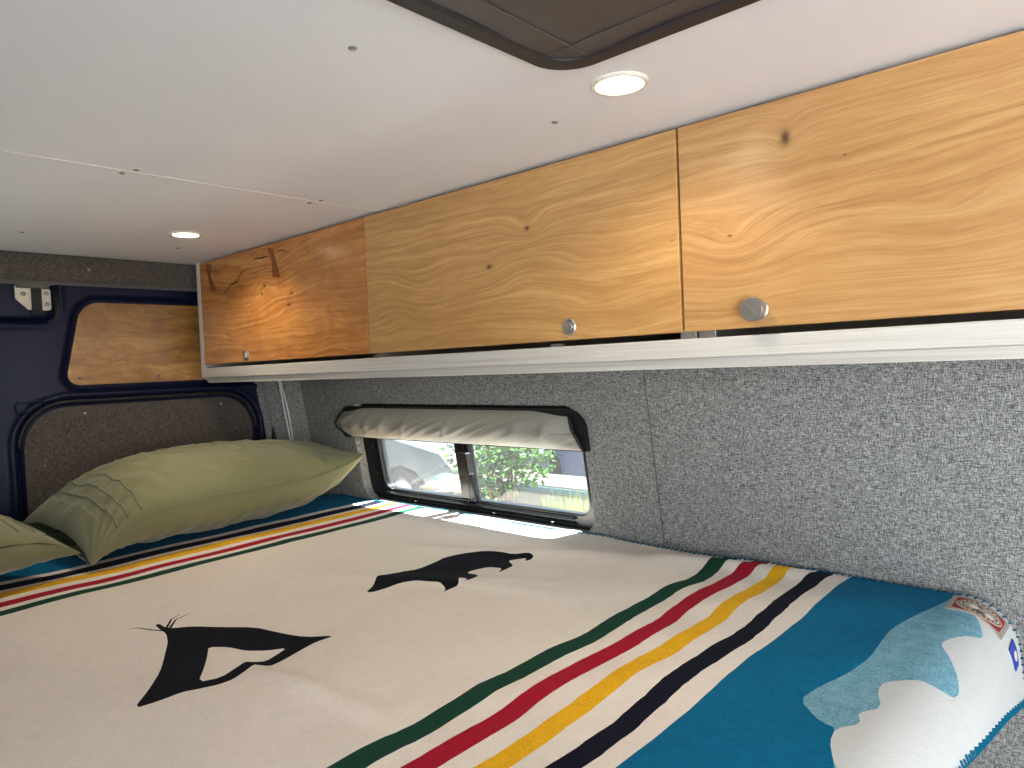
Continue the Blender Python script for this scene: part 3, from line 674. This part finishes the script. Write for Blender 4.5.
# woven label and small tab sewn near the corner
def patch(P4, nm, regs, lab, th=0.0012):
    """P4: corners in (s,y): local u,v in 0..1"""
    def mp(u, v, w_):
        a = [P4[0][i] * (1 - u) + P4[1][i] * u for i in (0, 1)]; b = [P4[3][i] * (1 - u) + P4[2][i] * u for i in (0, 1)]
        return bl(a[0] * (1 - v) + b[0] * v, a[1] * (1 - v) + b[1] * v, w_ + 0.001)
    base = None
    for k, (poly, holes, h0, h1, mat, name) in enumerate(regs):
        b = MB(); ext = [(u / 14, v / 8) for u in range(15) for v in range(9)]
        ext = [p for p in ext if inside(p, poly) and not any(inside(p, hh) for hh in holes)]
        b.plate(poly, holes, mp, h0, h1, ext); o = b.build(name, mat, blk if base is None else base)
        if base is None: base = o; o['label'] = lab
    return base
sqp = [(0, 0), (1, 0), (1, 1), (0, 1)]
ell = lambda rx, ry, n=40, cx=.5, cy=.5: [(cx + rx * math.cos(2 * PI * i / n), cy + ry * math.sin(2 * PI * i / n)) for i in range(n)]
M_lt = plain('grey_satin_label', (156, 149, 138), 0.6); M_lr = plain('dark_red_thread', (142, 30, 44), 0.8); M_lc = plain('cream_thread', (222, 212, 190), 0.8); M_lb = plain('brown_grey_thread', (112, 92, 84), 0.8)
regs = [(sqp, [], 0, .0008, M_lt, 'woven_label'), (rrect(.09, .91, .12, .88, .08, 4), [], .0008, .0012, M_lr, 'label_field'), (ell(.385, .36), [], .0012, .0015, M_lc, 'label_ring'), (ell(.37, .335), [], .0015, .0018, M_lb, 'label_band'),
        (ell(.27, .22), [], .0018, .0021, M_lt, 'label_centre'), (ell(.07, .10, 20, .40, .52), [], .0021, .0024, M_lc, 'label_figure'), (ell(.075, .07, 20, .66, .60), [], .0021, .0024, M_lc, 'label_figure'), (ell(.10, .05, 16, .5, .66), [], .0021, .0024, M_black, 'label_figure'), (ell(.05, .05, 16, .48, .40), [], .0021, .0024, M_black, 'label_figure')]
for i in range(22):
    a = 2 * PI * i / 22
    if 1: regs.append((ell(.018, .022, 6, .5 + .32 * math.cos(a), .5 + .28 * math.sin(a)), [], .0018, .0021, M_lc, 'label_lettering'))
patch([(0.237, -1.290), (0.155, -1.286), (0.157, -1.214), (0.237, -1.222)], 'woven_label', regs, 'grey sewn label with a dark red oval emblem')
M_bt = plain('royal_blue_satin', (24, 62, 168), 0.5)
patch([(0.143, -1.263), (0.106, -1.262), (0.106, -1.232), (0.140, -1.222)], 'tab', [(sqp, [], 0, .001, M_bt, 'blue_tab'), (ell(.2, .25, 14), [], .001, .0014, M_lc, 'tab_mark')], 'small blue sewn tab')

# ------------------------------------------------------------------ pillows
def pillow(name, c, a, b, T, tilt, yaw, label, flange, seed, lift, droopf, droopb, gap):
    root = thing(name, c, label, 'pillow', 'sage green pillows')
    R = Matrix.Rotation(math.radians(yaw), 4, 'Z') @ Matrix.Rotation(math.radians(tilt), 4, 'Y')
    def P(u, v, side, off=0.0):
        # u: -1 open hem end (towards the aisle) .. 1 closed end ; v: -1 front .. 1 back
        L_ = a * (1 - 0.045 * (1 - v * v) * abs(u) ** 3) * u; Wd = b * (1 - 0.10 * (1 - u * u) * 0 - 0.06 * (1 - abs(u) ** 2) * 0) * v * (1 - 0.05 * (u ** 4) * (1 - v * v))
        pu = 1 - abs(u) ** 2.6; pv = 1 - abs(v) ** 2.2
        h = T * (max(pu, 0) ** (0.62 if side > 0 else 0.5)) * (max(pv, 0) ** (0.55 if side > 0 else 0.3))
        if u < flange: h = h * 0.8 + gap * (1 - v ** 4)
        wr = 0.011 * nz(u * 2.2 + seed, v * 3, 1) + 0.009 * nz(u * 9 + v * 3, v * 3 + seed, 2) + 0.006 * (1 - 2 * abs(nz(u * 5 + v * 4 + seed, v * 4, 6))) ** 3 * (1 - v * v)
        fall = (0.3 + 0.7 * min(1, h / T))
        ed = max(abs(u), abs(v)); wr += 0.002 * math.sin(u * 34 + 6 * nz(u * 3, v, seed)) * sstep(0.55, 0.95, abs(v)) * (1 - sstep(.85, 1, abs(u))) * side * -1 * .7
        wr += 0.0042 * math.sin(u * 42 + v * 16 + 5 * nz(u * 4, v * 3, seed)) * max(0, nz(u * 3.3, v * 2.5, seed + 9) + .35) * sstep(0.25, 0.7, abs(v)) * (1 - sstep(.88, .99, abs(v)))
        # radial creases running in from the corners
        for cu, cv in ((1, -1), (-1, -1), (1, 1)):
            ang = math.atan2(v - cv, (u - cu) * 1.8); dd = math.hypot(v - cv, (u - cu) * 1.8); wr += 0.009 * math.sin(ang * 17 + seed) * math.exp(-dd * 1.7) * min(1, dd * 3)
        z = side * (h + off) + wr * fall
        vf = 0.5 - 0.5 * v                                                                  # 1 at the front edge
        z += lift * u ** 4 * vf if u > 0 else -abs(u) ** 5 * (droopf * vf ** 1.5 + droopb * (1 - vf))   # tip lifts, hem end droops
        if side < 0: z = max(z, -T * 0.96)
        return R @ Vector((Wd, -L_, z)) + Vector(c)
    m_ = MB(); nu, nv = 150, 90
    m_.grid(nu, nv, lambda i, j: P(math.sin((2 * i - 1) * PI / 2 * .999), math.sin((2 * j - 1) * PI / 2 * .999), 1))
    m_.grid(nu, nv, lambda i, j: P(math.sin((2 * i - 1) * PI / 2 * .999), -math.sin((2 * j - 1) * PI / 2 * .999), -1))
    body = m_.build('pillowcase', M_sage, root, smooth=True)
    m_ = MB(); m_.tube([(P(-0.92 + 1.9 * i / 90, -1, 1, 0) + P(-0.92 + 1.9 * i / 90, -1, -1, 0)) / 2 + R.to_3x3() @ Vector((-0.0015, 0, 0)) for i in range(91)], 0.0018, 6)
    m_.build('seam_piping', M_sage, root, smooth=True)
    for uu in (-0.70, -0.78, -0.84):
        m_ = MB(); m_.tube([P(uu - .02 * math.cos(v_ * 1.5), v_, 1, 0.0008) for v_ in [-0.98 + 1.9 * i / 60 for i in range(61)]], 0.0022, 6); m_.build('pleat', M_sage, root, smooth=True)
    return root
pillow('pillow', (1.878, -0.843, -0.288), 0.375, 0.198, 0.106, 0, 5, 'plump sage green pillow with pleated hem lying against the rear door', -0.9, 1.0, 0.045, 0.095, 0.055, 0.012)
pillow('pillow', (1.655, -0.020, -0.298), 0.41, 0.20, 0.090, 0, 208, 'second sage green pillow, only its corner in view at the left edge', -0.9, 4.0, 0.02, 0.05, 0.06, 0.002)

# ------------------------------------------------------------------ outside the window
GZ = -1.85
m_ = MB(); m_.box(-6, 30, -40, 12, GZ - 0.05, GZ)
q = N('sunlit_asphalt'); f = q.noise(q.xyz(), 60, 4, 0.7); q.base(q.ramp(f, [(0.3, lin(36, 37, 40)), (0.7, lin(52, 53, 57))])); q.p(Roughness=0.9)
struct(m_.build('ground', q.m))
m_ = MB(); m_.box(-4, 9, -4.3, -1.9, GZ, GZ + 0.012); struct(m_.build('added_bounce_strip', plain('pale_bounce_strip', (208, 206, 202), 0.85, var=.06, scale=12)))  # pale strip added to bounce sunlight up through the window onto the ceiling
M_carb = plain('periwinkle_car_paint', (84, 108, 160), 0.3, coat=0.6); M_cars = plain('silver_car_paint', (66, 74, 82), 0.35, coat=0.3); M_tyre = plain('tyre_rubber', (24, 24, 26), 0.8); M_cglass = plain('car_glass', (60, 74, 86), 0.08, spec=0.8)
M_conc = plain('pale_concrete', (70, 67, 62), 0.9, var=.15, scale=20, bump=.3, bscale=80); M_tealp = plain('teal_painted_edge', (22, 74, 88), 0.6); M_leaf = plain('green_leaf', (52, 86, 30), 0.95, spec=0.1, var=.35, scale=9); M_stem = plain('brown_stem', (84, 66, 46), 0.8); M_grass = plain('yellow_green_grass', (112, 132, 8), 0.8, spec=0.1, var=.25, scale=14)
def car(x0, x1, y, mat, label, rot=0.0):
    """side on along X, its near flank at y; nose at x1"""
    t = thing('parked_car', ((x0 + x1) / 2, y - 0.9, GZ), label, 'car')
    L_ = x1 - x0; prof = [(0, .35), (0, .75), (.04, .92), (.16, .98), (.28, 1.42), (.36, 1.47), (.58, 1.46), (.72, 1.02), (.95, .86), (1, .68), (1, .35), (.90, .28), (.88, .50), (.84, .62), (.79, .66), (.74, .62), (.70, .50), (.69, .26), (.31, .26), (.30, .50), (.26, .62), (.21, .66), (.16, .62), (.12, .50), (.11, .28)]
    fn = lambda u, v, w_: Vector((x0 + u * L_, y - w_, GZ + v))
    b = MB(); b.plate(prof, [], fn, 0.0, 1.75); b.build('body', mat, t, bevel=0.05, seg=3)
    b = MB(); b.plate([(.20, 1.0), (.30, 1.37), (.44, 1.41), (.44, 1.0)], [], fn, -0.006, 0.02); b.plate([(.455, 1.0), (.455, 1.41), (.57, 1.40), (.68, 1.03)], [], fn, -0.006, 0.02); b.build('side_glass', M_cglass, t)
    for u in (.21, .79):
        for dy in (0.02, 1.53):
            c = (x0 + u * L_, y - dy, GZ + .33); M = basis(c, (0, -1, 0)); b = MB(); b.lathe([(.18, .0), (.30, -.01), (.33, .03), (.33, .19), (.30, .22), (.1, .22)], M, 40); wh = b.build('wheel', M_tyre, t, auto=40)
            b = MB(); b.lathe([(.19, -.004), (.17, -.012), (.06, .004), (.04, -.01), (.01, -.012)], M, 30); b.build('hub', M_steel, wh, auto=40)
    b = MB(); b.box(x0 + L_ * .62, x0 + L_ * .66, y - .02, y + .14, GZ + 1.0, GZ + 1.12); b.build('mirror', mat, t, bevel=.03)
    return t
car(2.9, 7.55, -7.7, M_carb, 'light blue car parked beyond the bush, its dark wheel in view')
car(10.2, 5.85, -5.4, M_cars, 'silver car seen through the dusty left window pane')
def bush(c, r, n, label, size, nm='leafy_bush', zmin=None):
    t = thing(nm, (c[0], c[1], GZ), label, 'bush')
    b = MB(); rnd = random.Random(n)
    for i in range(n):
        d = Vector((rnd.gauss(0, 1), rnd.gauss(0, 1), rnd.gauss(0, 1))).normalized() * (rnd.random() ** 0.45)
        p = Vector(c) + Vector((d.x * r[0], d.y * r[1], d.z * r[2])); k = rnd.uniform(.6, 1.2) * size
        a = Vector((rnd.gauss(0, 1), rnd.gauss(0, 1), rnd.gauss(0, .5))).normalized(); e = a.cross(Vector((rnd.gauss(0, 1), rnd.gauss(0, 1), 1.5))).normalized()
        nn = a.cross(e) * .15 * k
        b.add([p, p + a * k * .35 + e * k * .28 + nn, p + a * k, p + a * k * .35 - e * k * .28 + nn, p + a * k * .5], [(0, 1, 4), (1, 2, 4), (2, 3, 4), (3, 0, 4)])
    b.build('foliage', M_leaf, t)
    b = MB()
    for k in range(7):
        a = k * .9; b.tube([(c[0] + .03 * math.cos(a), c[1] + .03 * math.sin(a), GZ), (c[0] + r[0] * .25 * math.cos(a), c[1] + r[1] * .25 * math.sin(a), c[2] - r[2] * .5), (c[0] + r[0] * .7 * math.cos(a), c[1] + r[1] * .7 * math.sin(a), c[2] + r[2] * .4)], lambda f: .014 * (1.2 - f), 6)
    b.build('stem', M_stem, t, smooth=True)
bush((4.15, -4.40, -0.76), (.55, .42, .34), 1500, 'sunlit green leafy bush outside the window in front of the cars', .075)
bush((4.75, -4.55, -1.42), (.40, .35, .40), 700, 'low dark green shrub below the leafy bush outside', .06)
m_ = MB(); m_.box(2.3, 4.75, -5.55, -5.0, GZ, -1.13); o = thing('concrete_bench', (3.4, -5.3, GZ), 'long pale concrete bench outside with a teal edge', 'bench'); m_.build('slab', M_conc, o, bevel=.02)
m_ = MB(); m_.box(2.3, 4.76, -5.0, -4.985, -1.20, -1.15); m_.build('painted_edge', M_tealp, o)
m_ = MB(); m_.box(4.95, 5.35, -5.75, -5.15, GZ, -1.15); o = thing('concrete_block', (5.0, -5.4, GZ), 'short pale concrete block at the far end of the bench outside', 'block'); m_.build('slab', M_conc, o, bevel=.02)
m_ = MB(); m_.box(4.95, 5.36, -5.15, -5.135, -1.22, -1.17); m_.build('painted_edge', M_tealp, o)
o = thing('ornamental_grass', (2.95, -3.95, GZ), 'clump of bright yellow-green grass outside at the right of the window', 'grass')
b = MB(); rnd = random.Random(3)
for i in range(1300):
    a = rnd.uniform(0, 2 * PI); rr = rnd.random() ** .5 * .2; lean = rnd.uniform(.02, .34); hh = rnd.uniform(.75, 1.03); px, py = 2.95 + rr * math.cos(a), -3.95 + rr * math.sin(a); a += rnd.uniform(-.6, .6)
    dx, dy = math.cos(a), math.sin(a); wx, wy_ = -dy * .004, dx * .004; V = []
    for k in range(5):
        f = k / 4; x = px + dx * lean * f * f; y = py + dy * lean * f * f; z = GZ + hh * (f - .12 * f * f * lean * 6); g_ = 1 - f * .9; V += [(x - wx * g_, y - wy_ * g_, z), (x + wx * g_, y + wy_ * g_, z)]
    b.add(V, [(2 * k, 2 * k + 1, 2 * k + 3, 2 * k + 2) for k in range(4)])
b.build('blades', M_grass, o)
o = thing('garden_bench', (3.8, -3.5, GZ), 'weathered pale timber bench of two planks outside the left window pane', 'bench')
for (ax, ay), (bx, by) in (((3.82, -3.32), (4.06, -3.79)), ((3.59, -3.23), (3.81, -3.67))):
    dx, dy = bx - ax, by - ay; L_ = math.hypot(dx, dy); px, py = -dy / L_ * .07, dx / L_ * .07
    m_ = MB(); m_.plate([(ax - px, ay - py), (ax + px, ay + py), (bx + px, by + py), (bx - px, by - py)], [], lambda u, v, w_: Vector((u, v, -0.85 + w_)), -.03, 0.0); m_.build('plank', M_conc, o, bevel=.005)
for x, y in ((3.62, -3.32), (3.78, -3.58), (3.86, -3.42), (4.00, -3.70)):
    m_ = MB(); m_.box(x - .02, x + .02, y - .02, y + .02, GZ, -0.88); m_.build('leg', M_stem, o)
M = basis((5.25, -4.75, GZ), (0, 0, 1)); o = thing('teal_bin', (5.25, -4.75, GZ), 'small teal bin standing in front of the silver car', 'bin')
m_ = MB(); m_.lathe([(.10, 0), (.12, .72)], M, 20); m_.build('bin_body', M_tealp, o, auto=40); m_ = MB(); m_.lathe([(.125, .72), (.125, .75), (.05, .78)], M, 20); m_.build('lid', M_tealp, o, auto=40)
